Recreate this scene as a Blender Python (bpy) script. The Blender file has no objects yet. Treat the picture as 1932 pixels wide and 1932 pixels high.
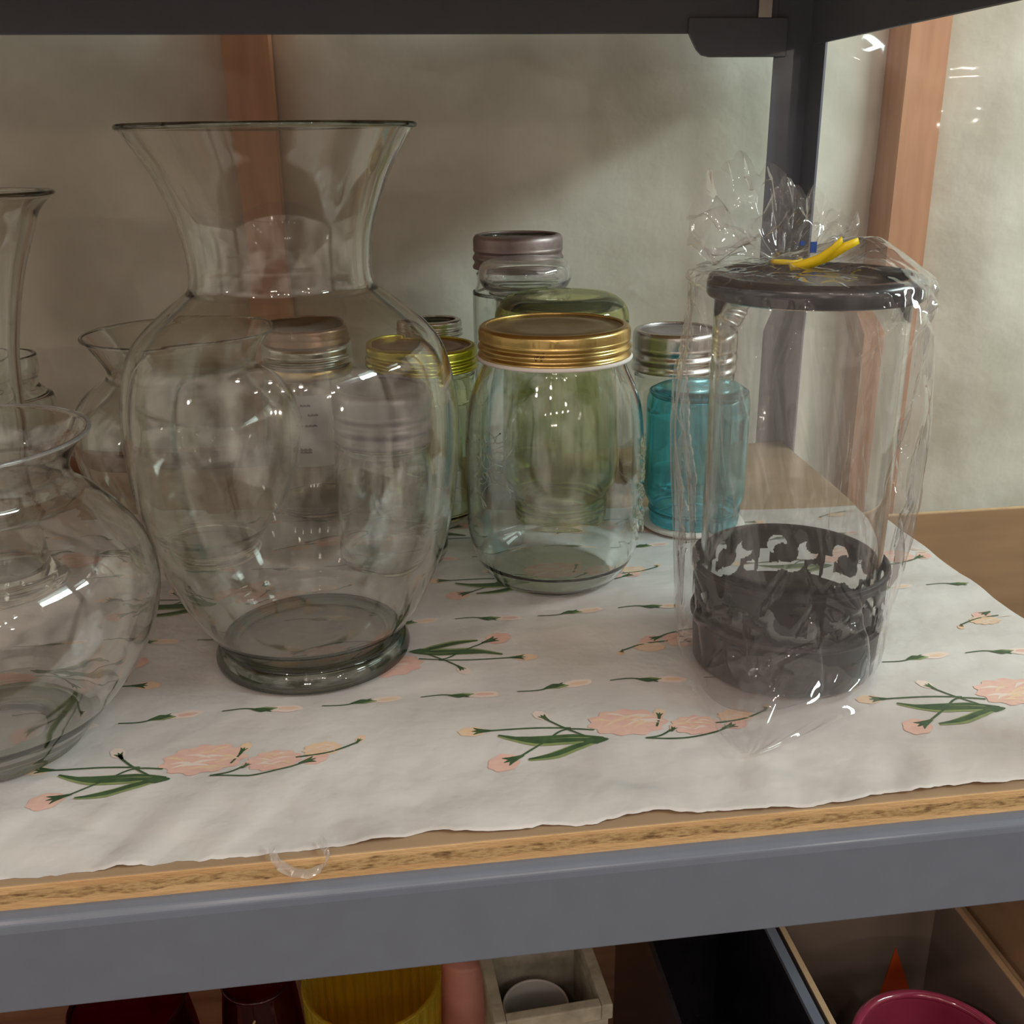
import bpy, bmesh, math, random
from mathutils import Vector, Matrix, noise
random.seed(7)
PI = math.pi
sc = bpy.context.scene
col = sc.collection

# ---------------------------------------------------------------- camera
cam_d = bpy.data.cameras.new('camera'); cam = bpy.data.objects.new('camera', cam_d); col.objects.link(cam)
pitch, yaw, roll = math.radians(20), math.radians(7.3), math.radians(.8)
fwd = Vector((math.sin(yaw)*math.cos(pitch), math.cos(yaw)*math.cos(pitch), -math.sin(pitch)))
r0 = Vector((math.cos(yaw), -math.sin(yaw), 0)); u0 = r0.cross(fwd)
rgt = r0*math.cos(roll) - u0*math.sin(roll); upv = u0*math.cos(roll) + r0*math.sin(roll)
cam.matrix_world = Matrix(((rgt.x, upv.x, -fwd.x, 0), (rgt.y, upv.y, -fwd.y, 0), (rgt.z, upv.z, -fwd.z, .272), (0, 0, 0, 1)))
cam_d.sensor_width = 36; cam_d.sensor_height = 36; cam_d.lens = 36.0; cam_d.clip_start = .01
sc.camera = cam

# ---------------------------------------------------------------- world, lights, exposure
w = bpy.data.worlds.new('basement_ambient'); sc.world = w; w.use_nodes = True
nt = w.node_tree; nt.nodes.clear()
wo = nt.nodes.new('ShaderNodeOutputWorld'); bg = nt.nodes.new('ShaderNodeBackground')
tc = nt.nodes.new('ShaderNodeTexCoord'); nz = nt.nodes.new('ShaderNodeTexNoise'); nz.inputs['Scale'].default_value = 2.2; nz.inputs['Detail'].default_value = 3
cr = nt.nodes.new('ShaderNodeValToRGB'); cr.color_ramp.elements[0].position = .38; cr.color_ramp.elements[1].position = .68
cr.color_ramp.elements[0].color = (.09, .073, .06, 1); cr.color_ramp.elements[1].color = (.62, .53, .45, 1)
nt.links.new(tc.outputs['Generated'], nz.inputs['Vector']); nt.links.new(nz.outputs['Fac'], cr.inputs['Fac'])
nt.links.new(cr.outputs['Color'], bg.inputs['Color']); bg.inputs['Strength'].default_value = 1.85
nt.links.new(bg.outputs['Background'], wo.inputs['Surface'])

def area(name, loc, target, sx, sy, power, colr):
    d = bpy.data.lights.new(name, 'AREA'); d.shape = 'RECTANGLE'; d.size = sx; d.size_y = sy; d.energy = power; d.color = colr
    o = bpy.data.objects.new(name, d); col.objects.link(o); o.location = loc
    o.rotation_euler = (Vector(target)-Vector(loc)).to_track_quat('-Z', 'Y').to_euler(); return o
def bulb(name, loc, power, colr, r=.03):
    d = bpy.data.lights.new(name, 'POINT'); d.energy = power; d.color = colr; d.shadow_soft_size = r
    o = bpy.data.objects.new(name, d); col.objects.link(o); o.location = loc; return o
area('fluorescent_light', (1.55, .1, .98), (.1, .7, .0), 1.1, .14, 29, (.80, 1, .97))
bulb('ceiling_bulb_left', (-.95, -.75, 1.3), 18, (1, .79, .67), .035)
bulb('ceiling_bulb_right', (.35, -1.5, 1.25), 10, (1, .82, .71), .035)
bulb('lip_highlight_bulb', (-.30, -.85, 1.15), 5, (1, .84, .73), .03)  # extra bulb placed for the highlight along the front beam lip
bulb('glint_bulb_back', (-.45, -1.9, .62), 4, (1, .86, .76), .02)  # extra bulbs added for small glints in the glass
bulb('glint_bulb_back', (-.33, -1.9, .62), 4, (1, .86, .76), .02)
bulb('glint_bulb_back', (-.21, -1.9, .62), 4, (1, .86, .76), .02)
for k in range(5): bulb('glint_bulb_row', (-.62+.26*k, -1.15-.05*k, .93+.02*k), 2.2, (1, .87, .78), .016)  # added cluster of small bulbs to give the glass more sparkle
for k in range(3): bulb('glint_bulb_row', (.75+.05*k, -.55-.3*k, .70), 1.8, (1, .9, .82), .016)
bulb('glint_bulb_side', (1.5, -1.6, .55), 4, (1, .9, .8), .03)  # side bulbs added for further glints on the glassware
bulb('glint_bulb_side', (-1.9, -.3, .50), 3, (1, .9, .8), .03)

sc.view_settings.view_transform = 'Standard'; sc.view_settings.look = 'None'
sc.view_settings.gamma = 1; sc.view_settings.use_curve_mapping = False; sc.view_settings.exposure = -.34
cy = sc.cycles
cy.max_bounces = 22; cy.transmission_bounces = 22; cy.transparent_max_bounces = 32; cy.glossy_bounces = 6; cy.diffuse_bounces = 4
cy.sample_clamp_indirect = 6; cy.blur_glossy = .4

# ---------------------------------------------------------------- materials
def newmat(name):
    m = bpy.data.materials.new(name); m.use_nodes = True; t = m.node_tree; t.nodes.clear()
    return m, t, t.nodes.new('ShaderNodeOutputMaterial')
def N(t, typ, **kw):
    n = t.nodes.new(typ)
    for k, v in kw.items():
        if k in n.inputs: n.inputs[k].default_value = v
        else: setattr(n, k, v)
    return n
def ramp(t, stops):
    n = t.nodes.new('ShaderNodeValToRGB'); e = n.color_ramp.elements
    while len(e) < len(stops): e.new(.5)
    for i, (p, c) in enumerate(stops): e[i].position = p; e[i].color = (*c, 1)
    return n
def noise_bump(t, scale, strength, dist=.001, detail=4, vec=None):
    n = N(t, 'ShaderNodeTexNoise', Scale=scale, Detail=detail); b = N(t, 'ShaderNodeBump', Strength=strength, Distance=dist)
    if vec is not None: t.links.new(vec, n.inputs['Vector'])
    t.links.new(n.outputs['Fac'], b.inputs['Height']); return b
def objco(t, scale=(1, 1, 1)):
    c = t.nodes.new('ShaderNodeTexCoord'); m = t.nodes.new('ShaderNodeMapping'); m.inputs['Scale'].default_value = scale
    t.links.new(c.outputs['Object'], m.inputs['Vector']); return m.outputs['Vector']
def solid(name, c1, c2=None, rough=.5, metal=0, scale=30, bump=0, bdist=.0005, stretch=(1, 1, 1), spec=.5, coat=0):
    m, t, o = newmat(name); p = N(t, 'ShaderNodeBsdfPrincipled', Roughness=rough, Metallic=metal)
    p.inputs['Specular IOR Level'].default_value = spec; p.inputs['Coat Weight'].default_value = coat
    v = objco(t, stretch)
    n = N(t, 'ShaderNodeTexNoise', Scale=scale, Detail=5); t.links.new(v, n.inputs['Vector'])
    r = ramp(t, [(.35, c1), (.65, c2 or c1)]); t.links.new(n.outputs['Fac'], r.inputs['Fac']); t.links.new(r.outputs['Color'], p.inputs['Base Color'])
    if bump:
        b = noise_bump(t, scale*2, bump, bdist, vec=v); t.links.new(b.outputs['Normal'], p.inputs['Normal'])
    t.links.new(p.outputs['BSDF'], o.inputs['Surface']); return m
def schlick(t, f0, n5=5.0, normal=None):
    """reflectance that rises toward grazing, the same from both sides of a thin wall"""
    lw = N(t, 'ShaderNodeLayerWeight', Blend=.5); pw = N(t, 'ShaderNodeMath', operation='POWER'); pw.inputs[1].default_value = n5
    t.links.new(lw.outputs['Facing'], pw.inputs[0])
    ma = N(t, 'ShaderNodeMath', operation='MULTIPLY_ADD', use_clamp=True); ma.inputs[1].default_value = 1-f0; ma.inputs[2].default_value = f0
    t.links.new(pw.outputs[0], ma.inputs[0])
    if normal is not None: t.links.new(normal, lw.inputs['Normal'])
    return ma.outputs[0], lw.outputs['Facing']
def glass(name, tint=(.985, .99, .985), milk=0.0, wob=0, wscale=40, wstretch=(1, 1, 1), ior=1.45):
    """real refracting glass, for closed walls with thickness; milk is a share of diffuse haze or dust"""
    m, t, o = newmat(name)
    g = N(t, 'ShaderNodeBsdfGlass', IOR=ior, Roughness=0.0); g.inputs['Color'].default_value = (*tint, 1); last = g
    if wob:
        nrm = noise_bump(t, wscale, wob, .002, 2, objco(t, wstretch)).outputs['Normal']; t.links.new(nrm, g.inputs['Normal'])
    gl = N(t, 'ShaderNodeBsdfGlossy', Roughness=.045); gl.inputs['Color'].default_value = (1, 1, 1, 1)
    b2 = noise_bump(t, 55, .12, .002, 1, objco(t)); t.links.new(b2.outputs['Normal'], gl.inputs['Normal'])
    m2 = N(t, 'ShaderNodeMixShader', Fac=.035); t.links.new(g.outputs[0], m2.inputs[1]); t.links.new(gl.outputs[0], m2.inputs[2]); last = m2
    if milk:
        df = N(t, 'ShaderNodeBsdfDiffuse'); df.inputs['Color'].default_value = (*[min(.8, c) for c in tint], 1)
        m3 = N(t, 'ShaderNodeMixShader', Fac=milk); t.links.new(m2.outputs[0], m3.inputs[1]); t.links.new(df.outputs[0], m3.inputs[2]); last = m3
    t.links.new(last.outputs[0], o.inputs['Surface']); return m
def film(name, milk, gloss_rough, wob, wscale, stretch=(1, 1, 1), base_gloss=.05, tint=(.96, .95, .95), dist=.002):
    m, t, o = newmat(name)
    tr = N(t, 'ShaderNodeBsdfTransparent'); tr.inputs['Color'].default_value = (*tint, 1)
    gl = N(t, 'ShaderNodeBsdfGlossy', Roughness=gloss_rough); gl.inputs['Color'].default_value = (1, 1, 1, 1)
    b = noise_bump(t, wscale, wob, dist, 3, objco(t, stretch))
    fr, fac = schlick(t, base_gloss+.03, 4.0, b.outputs['Normal'])
    df = N(t, 'ShaderNodeBsdfDiffuse'); df.inputs['Color'].default_value = (.82, .80, .79, 1)
    tl = N(t, 'ShaderNodeBsdfTranslucent'); tl.inputs['Color'].default_value = (.82, .80, .79, 1)
    m0 = N(t, 'ShaderNodeMixShader', Fac=.5); t.links.new(df.outputs[0], m0.inputs[1]); t.links.new(tl.outputs[0], m0.inputs[2])
    m1 = N(t, 'ShaderNodeMixShader', Fac=milk); t.links.new(tr.outputs[0], m1.inputs[1]); t.links.new(m0.outputs[0], m1.inputs[2])
    m2 = N(t, 'ShaderNodeMixShader'); t.links.new(fr, m2.inputs['Fac']); t.links.new(m1.outputs[0], m2.inputs[1]); t.links.new(gl.outputs[0], m2.inputs[2])
    t.links.new(b.outputs['Normal'], gl.inputs['Normal'])
    t.links.new(m2.outputs[0], o.inputs['Surface']); return m

M = {}
M['insul'] = solid('insulation_batt', (.60, .575, .49), (.76, .74, .66), .95, scale=11, bump=.7, bdist=.004, spec=.1)
M['stud'] = solid('stud_wood', (.50, .235, .125), (.62, .31, .17), .7, scale=14, stretch=(6, 6, .6), bump=.2)
M['sheet'] = film('vapor_plastic', .05, .07, .25, 5, (1, 1, .7), .0, (.975, .97, .96), .01)
M['steel'] = solid('slate_steel_paint', (.158, .174, .218), (.166, .184, .230), .20, scale=60, bump=.05, bdist=.0002, spec=.5)
M['steel_edge'] = M['steel']
M['gold'] = solid('gold_lacquered_metal', (.62, .44, .16), (.70, .50, .20), .28, 1, scale=80)
M['goldtop'] = solid('dull_gold_metal', (.36, .27, .14), (.48, .37, .20), .42, 1, scale=60)  # darker and more matte than the band metal
M['ygold'] = solid('yellow_gold_metal', (.55, .50, .08), (.66, .58, .12), .3, 1)
M['copper'] = solid('coppery_lid_metal', (.30, .18, .12), (.36, .23, .15), .35, 1)
M['silver'] = solid('silver_band_metal', (.58, .57, .54), (.68, .66, .62), .25, 1)
M['zinc'] = solid('dull_zinc_metal', (.33, .30, .31), (.42, .38, .39), .42, .85, scale=50)
M['zincdark'] = solid('aged_band_metal', (.22, .17, .16), (.38, .31, .30), .45, .8, scale=50)
M['scrap'] = film('loose_liner_film', .40, .08, .6, 60)
M['white'] = solid('white_rubber', (.80, .74, .70), rough=.5)
M['clear'] = glass('clear_glass', (.985, .99, .985))
M['clearhero'] = glass('clear_vase_glass', (.982, .987, .975), wob=.05, wscale=14)
M['clearfore'] = glass('ripple_vase_glass', (.985, .99, .985), wob=.28, wscale=16, wstretch=(1, 1, 3))
M['thick'] = glass('thick_base_glass', (.78, .81, .76))
M['jarclear'] = glass('mason_jar_glass', (.975, .988, .983), wob=.10, wscale=18)
M['jarback'] = glass('old_jar_glass', (.965, .98, .97), wob=.10, wscale=22)
M['green'] = glass('yellow_green_glass', (.86, .88, .63), milk=.04, wob=.2, wscale=20)
M['greendark'] = glass('green_edge_glass', (.40, .48, .34))
M['palegreen'] = glass('pale_green_glass', (.955, .97, .90), wob=.12, wscale=20)
M['blue'] = glass('aqua_blue_glass', (.55, .88, .93), milk=.05, wob=.2, wscale=22)
M['rimglass'] = glass('whitened_rim_glass', (.97, .97, .96), milk=.15)  # diffuse milk stands in for the bright reflection along the rim
M['knob'] = glass('pale_lid_glass', (.97, .97, .97), milk=.05)
M['black'] = solid('black_gloss_plastic', (.018, .017, .022), (.026, .024, .03), .22, spec=.6, scale=40)
M['blackm'] = solid('dark_bronze_metal', (.016, .014, .017), (.028, .024, .028), .35, .3, scale=70, bump=.2, bdist=.0003)
M['wax'] = solid('dark_wax', (.03, .024, .024), (.045, .035, .033), .6)
M['bag'] = film('clear_bag_film', .075, .022, .8, 34, (1, 1, .4), .02, (.975, .965, .965), .0012)
M['yellow'] = solid('yellow_tie_plastic', (.90, .62, .01), (.98, .72, .02), .4)
M['bluep'] = solid('blue_print_ink', (.02, .07, .3), rough=.4)
M['paper'] = solid('label_paper', (.62, .52, .50), (.72, .63, .60), .8)
M['ink'] = solid('black_ink', (.03, .03, .03), rough=.7)
M['liner'] = solid('white_plastic_liner', (.62, .57, .55), (.72, .675, .65), .28, scale=16, bump=.55, bdist=.004, spec=.5)
M['petal'] = solid('peach_pink_print', (.78, .46, .40), (.82, .54, .45), .45, scale=160, stretch=(1, 2, 1))
M['petal_light'] = solid('pale_pink_print', (.82, .66, .60), (.85, .70, .62), .45, scale=160)
M['petal_peach'] = solid('orange_peach_print', (.82, .56, .38), (.84, .62, .45), .45, scale=160)
M['leaf'] = solid('dark_green_print', (.045, .085, .04), (.075, .13, .055), .45, scale=160)
M['leaf_light'] = solid('light_green_print', (.22, .28, .11), (.28, .33, .14), .45, scale=160)
M['card'] = solid('cardboard', (.31, .185, .10), (.36, .22, .12), .85, scale=12, stretch=(1, 1, 5))
M['card_in'] = solid('cardboard_brown', (.22, .13, .08), (.27, .165, .10), .85, scale=12)
M['card_grey'] = solid('grey_cardboard', (.20, .15, .12), (.25, .19, .15), .85, scale=12)
M['card_edge'] = solid('cardboard_edge', (.50, .33, .19), (.56, .38, .22), .85, scale=90)
M['orange'] = solid('orange_print', (.75, .10, .02), rough=.7)
M['crimson'] = solid('crimson_glaze', (.24, .025, .055), (.29, .035, .07), .12, spec=.6, coat=.6)
M['stone'] = solid('weathered_stone', (.26, .23, .17), (.42, .38, .29), .9, scale=60, bump=.8, bdist=.001)
M['porcelain'] = solid('white_porcelain', (.52, .50, .46), rough=.25)
M['greycer'] = solid('grey_ceramic', (.10, .10, .10), (.15, .15, .145), .4)
M['woodlow'] = solid('reddish_wood', (.22, .09, .045), (.33, .15, .08), .6, scale=8, stretch=(1, 8, 8))
M['amber'] = glass('amber_yellow_glass', (.95, .74, .07), milk=.16)
M['ruby'] = glass('ruby_glass', (.50, .05, .08), milk=.012)
M['pink'] = solid('pink_wax', (.45, .18, .14), (.55, .26, .21), .5)
M['twig'] = solid('dry_twig', (.35, .23, .12), (.42, .29, .17), .8)
M['concrete'] = solid('concrete_floor', (.12, .10, .08), (.18, .15, .12), .8, scale=4)

def board_mat():
    m, t, o = newmat('layered_shelf_board'); p = N(t, 'ShaderNodeBsdfPrincipled', Roughness=.65)
    c = t.nodes.new('ShaderNodeTexCoord'); s = t.nodes.new('ShaderNodeSeparateXYZ'); t.links.new(c.outputs['Object'], s.inputs[0])
    mp = N(t, 'ShaderNodeMapping'); mp.inputs['Scale'].default_value = (1, 3, 4); t.links.new(c.outputs['Object'], mp.inputs['Vector'])
    n1 = N(t, 'ShaderNodeTexNoise', Scale=170, Detail=8); t.links.new(mp.outputs[0], n1.inputs['Vector'])
    chips = ramp(t, [(.3, (.17, .09, .035)), (.42, (.38, .23, .095)), (.55, (.56, .37, .17)), (.7, (.34, .20, .08))]); t.links.new(n1.outputs['Fac'], chips.inputs['Fac'])
    mp2 = N(t, 'ShaderNodeMapping'); mp2.inputs['Scale'].default_value = (1.2, 14, 14); t.links.new(c.outputs['Object'], mp2.inputs['Vector'])
    n2 = N(t, 'ShaderNodeTexNoise', Scale=9, Detail=4); t.links.new(mp2.outputs[0], n2.inputs['Vector'])
    ven = ramp(t, [(.35, (.58, .34, .15)), (.65, (.70, .45, .22))]); t.links.new(n2.outputs['Fac'], ven.inputs['Fac'])
    n3 = N(t, 'ShaderNodeTexNoise', Scale=55, Detail=3); t.links.new(c.outputs['Object'], n3.inputs['Vector'])
    ma = N(t, 'ShaderNodeMath', operation='MULTIPLY_ADD'); ma.inputs[1].default_value = .005; t.links.new(n3.outputs['Fac'], ma.inputs[0]); t.links.new(s.outputs['Z'], ma.inputs[2])
    zr = ramp(t, [(0, (0, 0, 0)), (.34, (0, 0, 0)), (.39, (1, 1, 1)), (.70, (1, 1, 1)), (.75, (0, 0, 0)), (1, (0, 0, 0))])
    mr = N(t, 'ShaderNodeMapRange'); mr.inputs['From Min'].default_value = -.0125; mr.inputs['From Max'].default_value = .0015
    t.links.new(ma.outputs[0], mr.inputs['Value']); t.links.new(mr.outputs['Result'], zr.inputs['Fac'])
    mx = N(t, 'ShaderNodeMix', data_type='RGBA'); t.links.new(zr.outputs['Color'], mx.inputs['Factor']); t.links.new(ven.outputs['Color'], mx.inputs['A']); t.links.new(chips.outputs['Color'], mx.inputs['B'])
    t.links.new(mx.outputs['Result'], p.inputs['Base Color'])
    b = N(t, 'ShaderNodeBump', Strength=.6, Distance=.001); t.links.new(n1.outputs['Fac'], b.inputs['Height']); t.links.new(b.outputs['Normal'], p.inputs['Normal'])
    t.links.new(p.outputs['BSDF'], o.inputs['Surface']); return m
M['board'] = board_mat()
M['boardtop'] = solid('shaded_board_top', (.36, .235, .14), (.44, .29, .17), .7, scale=10, stretch=(1, 5, 5))  # darker than the front veneer: shade at the back put into its colour

# ---------------------------------------------------------------- mesh helpers
class MB:
    def __init__(s): s.v = []; s.f = []; s.mi = []; s.mats = []; s.sm = []
    def slot(s, m):
        if m not in s.mats: s.mats.append(m)
        return s.mats.index(m)
    def add(s, vs, fs, m, smooth=True):
        k = len(s.v); i = s.slot(m); s.v += [tuple(v) for v in vs]
        for f in fs: s.f.append(tuple(a+k for a in f)); s.mi.append(i); s.sm.append(smooth)
        return s
    def box(s, x0, x1, y0, y1, z0, z1, m):
        vs = [(x, y, z) for x in (x0, x1) for y in (y0, y1) for z in (z0, z1)]
        return s.add(vs, [(0, 1, 3, 2), (4, 6, 7, 5), (0, 4, 5, 1), (2, 3, 7, 6), (0, 2, 6, 4), (1, 5, 7, 3)], m, False)
    def tube(s, pts, r, m, n=8, rz=None):
        pts = [Vector(p) for p in pts]; vs = []; fs = []
        for i, p in enumerate(pts):
            d = (pts[min(i+1, len(pts)-1)]-pts[max(i-1, 0)]).normalized()
            a = d.orthogonal().normalized() if i == 0 else (a-d*a.dot(d)).normalized(); b = d.cross(a)
            rr = r[i] if isinstance(r, (list, tuple)) else r
            for k in range(n):
                t = 2*PI*k/n; vs.append(p+(a*math.cos(t)+b*math.sin(t))*rr)
        for i in range(len(pts)-1):
            for k in range(n): fs.append((i*n+k, i*n+(k+1) % n, (i+1)*n+(k+1) % n, (i+1)*n+k))
        fs.append(tuple(range(n-1, -1, -1))); fs.append(tuple(range((len(pts)-1)*n, len(pts)*n)))
        return s.add(vs, fs, m)
    def prism(s, poly, axis, a0, a1, m):
        """extrude a 2D outline along an axis (0 x, 1 y)"""
        n = len(poly); vs = []
        for a in (a0, a1):
            for p, q in poly: vs.append((a, p, q) if axis == 0 else (p, a, q))
        fs = [tuple(range(n)), tuple(range(2*n-1, n-1, -1))]+[(i, i+n, (i+1) % n+n, (i+1) % n) for i in range(n)]
        return s.add(vs, fs, m, False)
    def build(s, name, parent=None, loc=None, recalc=True):
        me = bpy.data.meshes.new(name); me.from_pydata(s.v, [], s.f)
        for m in s.mats: me.materials.append(M[m])
        me.polygons.foreach_set('material_index', s.mi); me.polygons.foreach_set('use_smooth', s.sm); me.update()
        if recalc:
            bm = bmesh.new(); bm.from_mesh(me); bmesh.ops.recalc_face_normals(bm, faces=bm.faces); bm.to_mesh(me); bm.free()
        o = bpy.data.objects.new(name, me); col.objects.link(o)
        if parent: o.parent = parent
        if loc: o.location = loc
        return o
def tag(o, label=None, cat=None, group=None, kind=None):
    if label: o['label'] = label
    if cat: o['category'] = cat
    if group: o['group'] = group
    if kind: o['kind'] = kind
    return o
def thing(name, loc, label, cat, group=None, rz=0):
    o = bpy.data.objects.new(name, None); o.empty_display_size = .02; col.objects.link(o); o.location = loc; o.rotation_euler = (0, 0, rz)
    return tag(o, label, cat, group)
def spline(pts, per=6):
    """Catmull-Rom through (r, z); a repeated point keeps a corner"""
    out = []; P = [Vector((p[0], p[1])) for p in pts]
    for i in range(len(P)-1):
        if (P[i]-P[i+1]).length < 1e-7: continue
        a = P[i-1] if i else P[i]; b = P[i]; c = P[i+1]; d = P[i+2] if i+2 < len(P) else c
        for k in range(per):
            t = k/per
            out.append(.5*((2*b)+(c-a)*t+(2*a-5*b+4*c-d)*t*t+(3*b-a-3*c+d)*t**3))
    out.append(P[-1]); return [(max(p.x, 0), p.y) for p in out]
def lathe(mb, prof, m, n=96, rf=None, smooth=True, close=False):
    """prof: (r, z) list; r==0 at an end closes it; rf(angle, z) scales the radius; close joins last ring to first"""
    vs = []; rings = []
    for r, z in prof:
        if r < 1e-6: rings.append([len(vs)]); vs.append((0, 0, z)); continue
        ring = []
        for k in range(n):
            t = 2*PI*k/n; q = r*(rf(t, z) if rf else 1); ring.append(len(vs)); vs.append((q*math.cos(t), q*math.sin(t), z))
        rings.append(ring)
    fs = []
    pairs = list(zip(rings, rings[1:]))+([(rings[-1], rings[0])] if close else [])
    for a, b in pairs:
        for k in range(n):
            k2 = (k+1) % n
            if len(a) == 1 and len(b) == 1: continue
            if len(a) == 1: fs.append((a[0], b[k2], b[k]))
            elif len(b) == 1: fs.append((a[k], a[k2], b[0]))
            else: fs.append((a[k], a[k2], b[k2], b[k]))
    mb.add(vs, fs, m, smooth); return mb
def shell(outer, th, floor, foot=None, per=6, inset=None):
    """closed glass wall from an outer outline given bottom to top: out, over the lip, down inside, floor"""
    o = spline(outer, per)
    inn = [(max(r-(th if z > floor+.01 else th*1.6), .002), z) for r, z in o if z > floor]
    inn = [(r, z) for r, z in inn]
    top = o[-1]; lip = [(top[0]-th*.15, top[1]+th*.45), (top[0]-th*.85, top[1]+th*.45)]
    inner = list(reversed(inn)); last = inner[-1]
    return [(0, foot if foot is not None else o[0][1])]+([(o[0][0]*.82, foot)] if foot is not None else [])+o+lip+inner+[(last[0]*.85, floor-.0006), (last[0]*.5, floor-.001), (0, floor-.001)]

# ================================================================ STRUCTURE
# wall studs with insulation between them
SY = .95
def insulation(x0, x1, z0=-1.1, z1=1.25):
    mb = MB(); nx, nz_ = 50, 150; vs = []; fs = []
    for j in range(nz_+1):
        for i in range(nx+1):
            u = i/nx; x = x0+(x1-x0)*u; z = z0+(z1-z0)*j/nz_
            e = min(u, 1-u)*(x1-x0)
            y = SY+.045-.028*min(1, e/.08)**.6+.007*noise.noise(Vector((x*6, 3, z*5)))+.0022*noise.noise(Vector((x*19, 7, z*17)))+.001*noise.noise(Vector((x*60, 1, z*55)))
            vs.append((x, y, z))
    for j in range(nz_):
        for i in range(nx): a = j*(nx+1)+i; fs.append((a, a+1, a+nx+2, a+nx+1))
    mb.add(vs, fs, 'insul'); return mb
wall = MB(); wall.box(-1.4, 2.3, SY+.075, SY+.10, -1.2, 1.3, 'insul')
wall = wall.build('wall_back'); tag(wall, kind='structure')
for k, (a, b) in enumerate(((-1.4, -.725), (-.687, -.115), (-.077, .487), (.525, 1.097), (1.135, 2.2))):
    ob = insulation(a, b).build('wall_back_insulation', wall); 
for x in (-.706, -.096, .506, 1.116):
    mb = MB(); mb.box(x-.019, x+.019, SY, SY+.08, -1.2, 1.3, 'stud'); st = mb.build('wall_back_stud', wall)
fl = MB(); fl.box(-3, 3.2, -3, 1.05, -1.26, -1.2, 'concrete'); tag(fl.build('floor'), kind='structure')

# plastic vapour sheet stapled over the studs
mb = MB(); nx, nz_ = 150, 120; vs = []; fs = []
X0, X1, Z0, Z1 = -1.2, 1.5, -.6, .75
for j in range(nz_+1):
    for i in range(nx+1):
        x = X0+(X1-X0)*i/nx; z = Z0+(Z1-Z0)*j/nz_
        y = SY-.012+.006*noise.noise(Vector((x*4, 1, z*2.5)))+.003*noise.noise(Vector((x*12+z*5, 4, z*7)))
        # long crease falling to the right near the top right
        cz = .338-(x-.42)*.30 if x < .5 else .314+(x-.5)*.03
        if .36 < x < .66: y -= .006*max(0, 1-abs(z-cz)/.012)*math.sin((x-.36)/.30*PI)
        y += .20*(x-.485)*math.exp(-((z-cz)/.026)**2-((x-.485)/.070)**2)+.0007*math.sin((z-cz)*420+x*60)*math.exp(-((z-cz)/.03)**2-((x-.49)/.08)**2)  # tilt and ripples shaped to catch a bright streak of lamp light
        for sx in (-.096, .506):
            y += .004*math.exp(-((x-sx)/.03)**2)
        vs.append((x, min(y, SY-.002), z))
for j in range(nz_):
    for i in range(nx): a = j*(nx+1)+i; fs.append((a, a+1, a+nx+2, a+nx+1))
mb.add(vs, fs, 'sheet')
tag(mb.build('plastic_sheet', recalc=False), 'clear plastic vapour sheet stretched over the insulated wall', 'plastic sheet')

# ================================================================ SHELVING
YB = .905     # back plane of the rack
rack = thing('steel_shelving_unit', (0, 0, 0), 'slate grey steel shelving rack holding the glassware', 'shelving')
XR = .375; XL = -.62
ZU = .352     # underside of the upper level beams
def front_beam(z_top, name):
    mb = MB(); zt = z_top
    poly = [(.3452, zt-.045), (.345, zt-.006), (.3456, zt-.0028), (.3475, zt-.0008), (.3505, zt), (.3545, zt-.0002), (.3545, zt-.008), (.372, zt-.008), (.372, zt-.0095), (.3515, zt-.0095), (.3495, zt-.0035), (.3475, zt-.006), (.3470, zt-.045)]
    mb.prism(poly, 0, XL, XR-.002, 'steel')
    o = mb.build(name, rack)
    bev = o.modifiers.new('soft', 'BEVEL'); bev.width = .0008; bev.segments = 2; bev.limit_method = 'ANGLE'
    return o
front_beam(-.0130, 'front_beam'); front_beam(ZU+.05, 'front_beam'); 
def lbeam(name, x0, x1, y0, y1, zb, zt):
    mb = MB(); mb.box(x0, x1, y0, y1, zb, zt, 'steel'); o = mb.build(name, rack)
    b = o.modifiers.new('soft', 'BEVEL'); b.width = .0009; b.segments = 2; return o
for zt in (-.0135, ZU+.05):
    lbeam('back_beam', XL, .345, YB-.001, YB+.001, zt-.05, zt)
    lbeam('back_beam_lip', XL, .345, YB-.02, YB-.001, zt-.012, zt-.010)
    lbeam('side_beam', XR+.0005, XR+.0025, .352, YB, zt-.05-.009, zt)
# hooked bracket plate on the upper back beam
mb = MB(); mb.prism([(.268, ZU+.008), (.268, ZU-.0005), (.275, ZU-.0125), (.2795, ZU-.0165), (.286, ZU-.018), (.353, ZU-.018), (.353, ZU+.012), (.268, ZU+.012)], 1, YB-.004, YB-.0012, 'steel')
g = mb.build('bracket_plate', rack); b = g.modifiers.new('soft', 'BEVEL'); b.width = .0008; b.segments = 2
mb = MB(); mb.box(.3265, .3375, YB-.0055, YB-.0042, ZU+.012, ZU+.04, 'white'); tag(mb.build('rivet_slot', rack), 'pale slot in the bracket')
def post(name, x0, y0, sx, sy):
    mb = MB(); t = .0018; L = .033
    xs = sorted((x0, x0+sx*L)); ys = sorted((y0, y0+sy*L))
    mb.box(xs[0], xs[1], min(y0, y0+sy*t), max(y0, y0+sy*t), -1.2, .62, 'steel')
    mb.box(min(x0, x0+sx*t), max(x0, x0+sx*t), ys[0], ys[1], -1.2, .62, 'steel')
    o = mb.build(name, rack); return o
post('post', .3775, YB+.003, -1, -1)
post('post', XL-.003, YB+.003, 1, -1); post('post', .3775, .3425, -1, 1); post('post', XL-.003, .3425, 1, 1)
mb = MB(); mb.box(XL, .373, .352, YB-.003, -.0145, -.0018, 'board'); mb.mi[mb.f.index((1, 5, 7, 3))] = mb.slot('boardtop')
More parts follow.
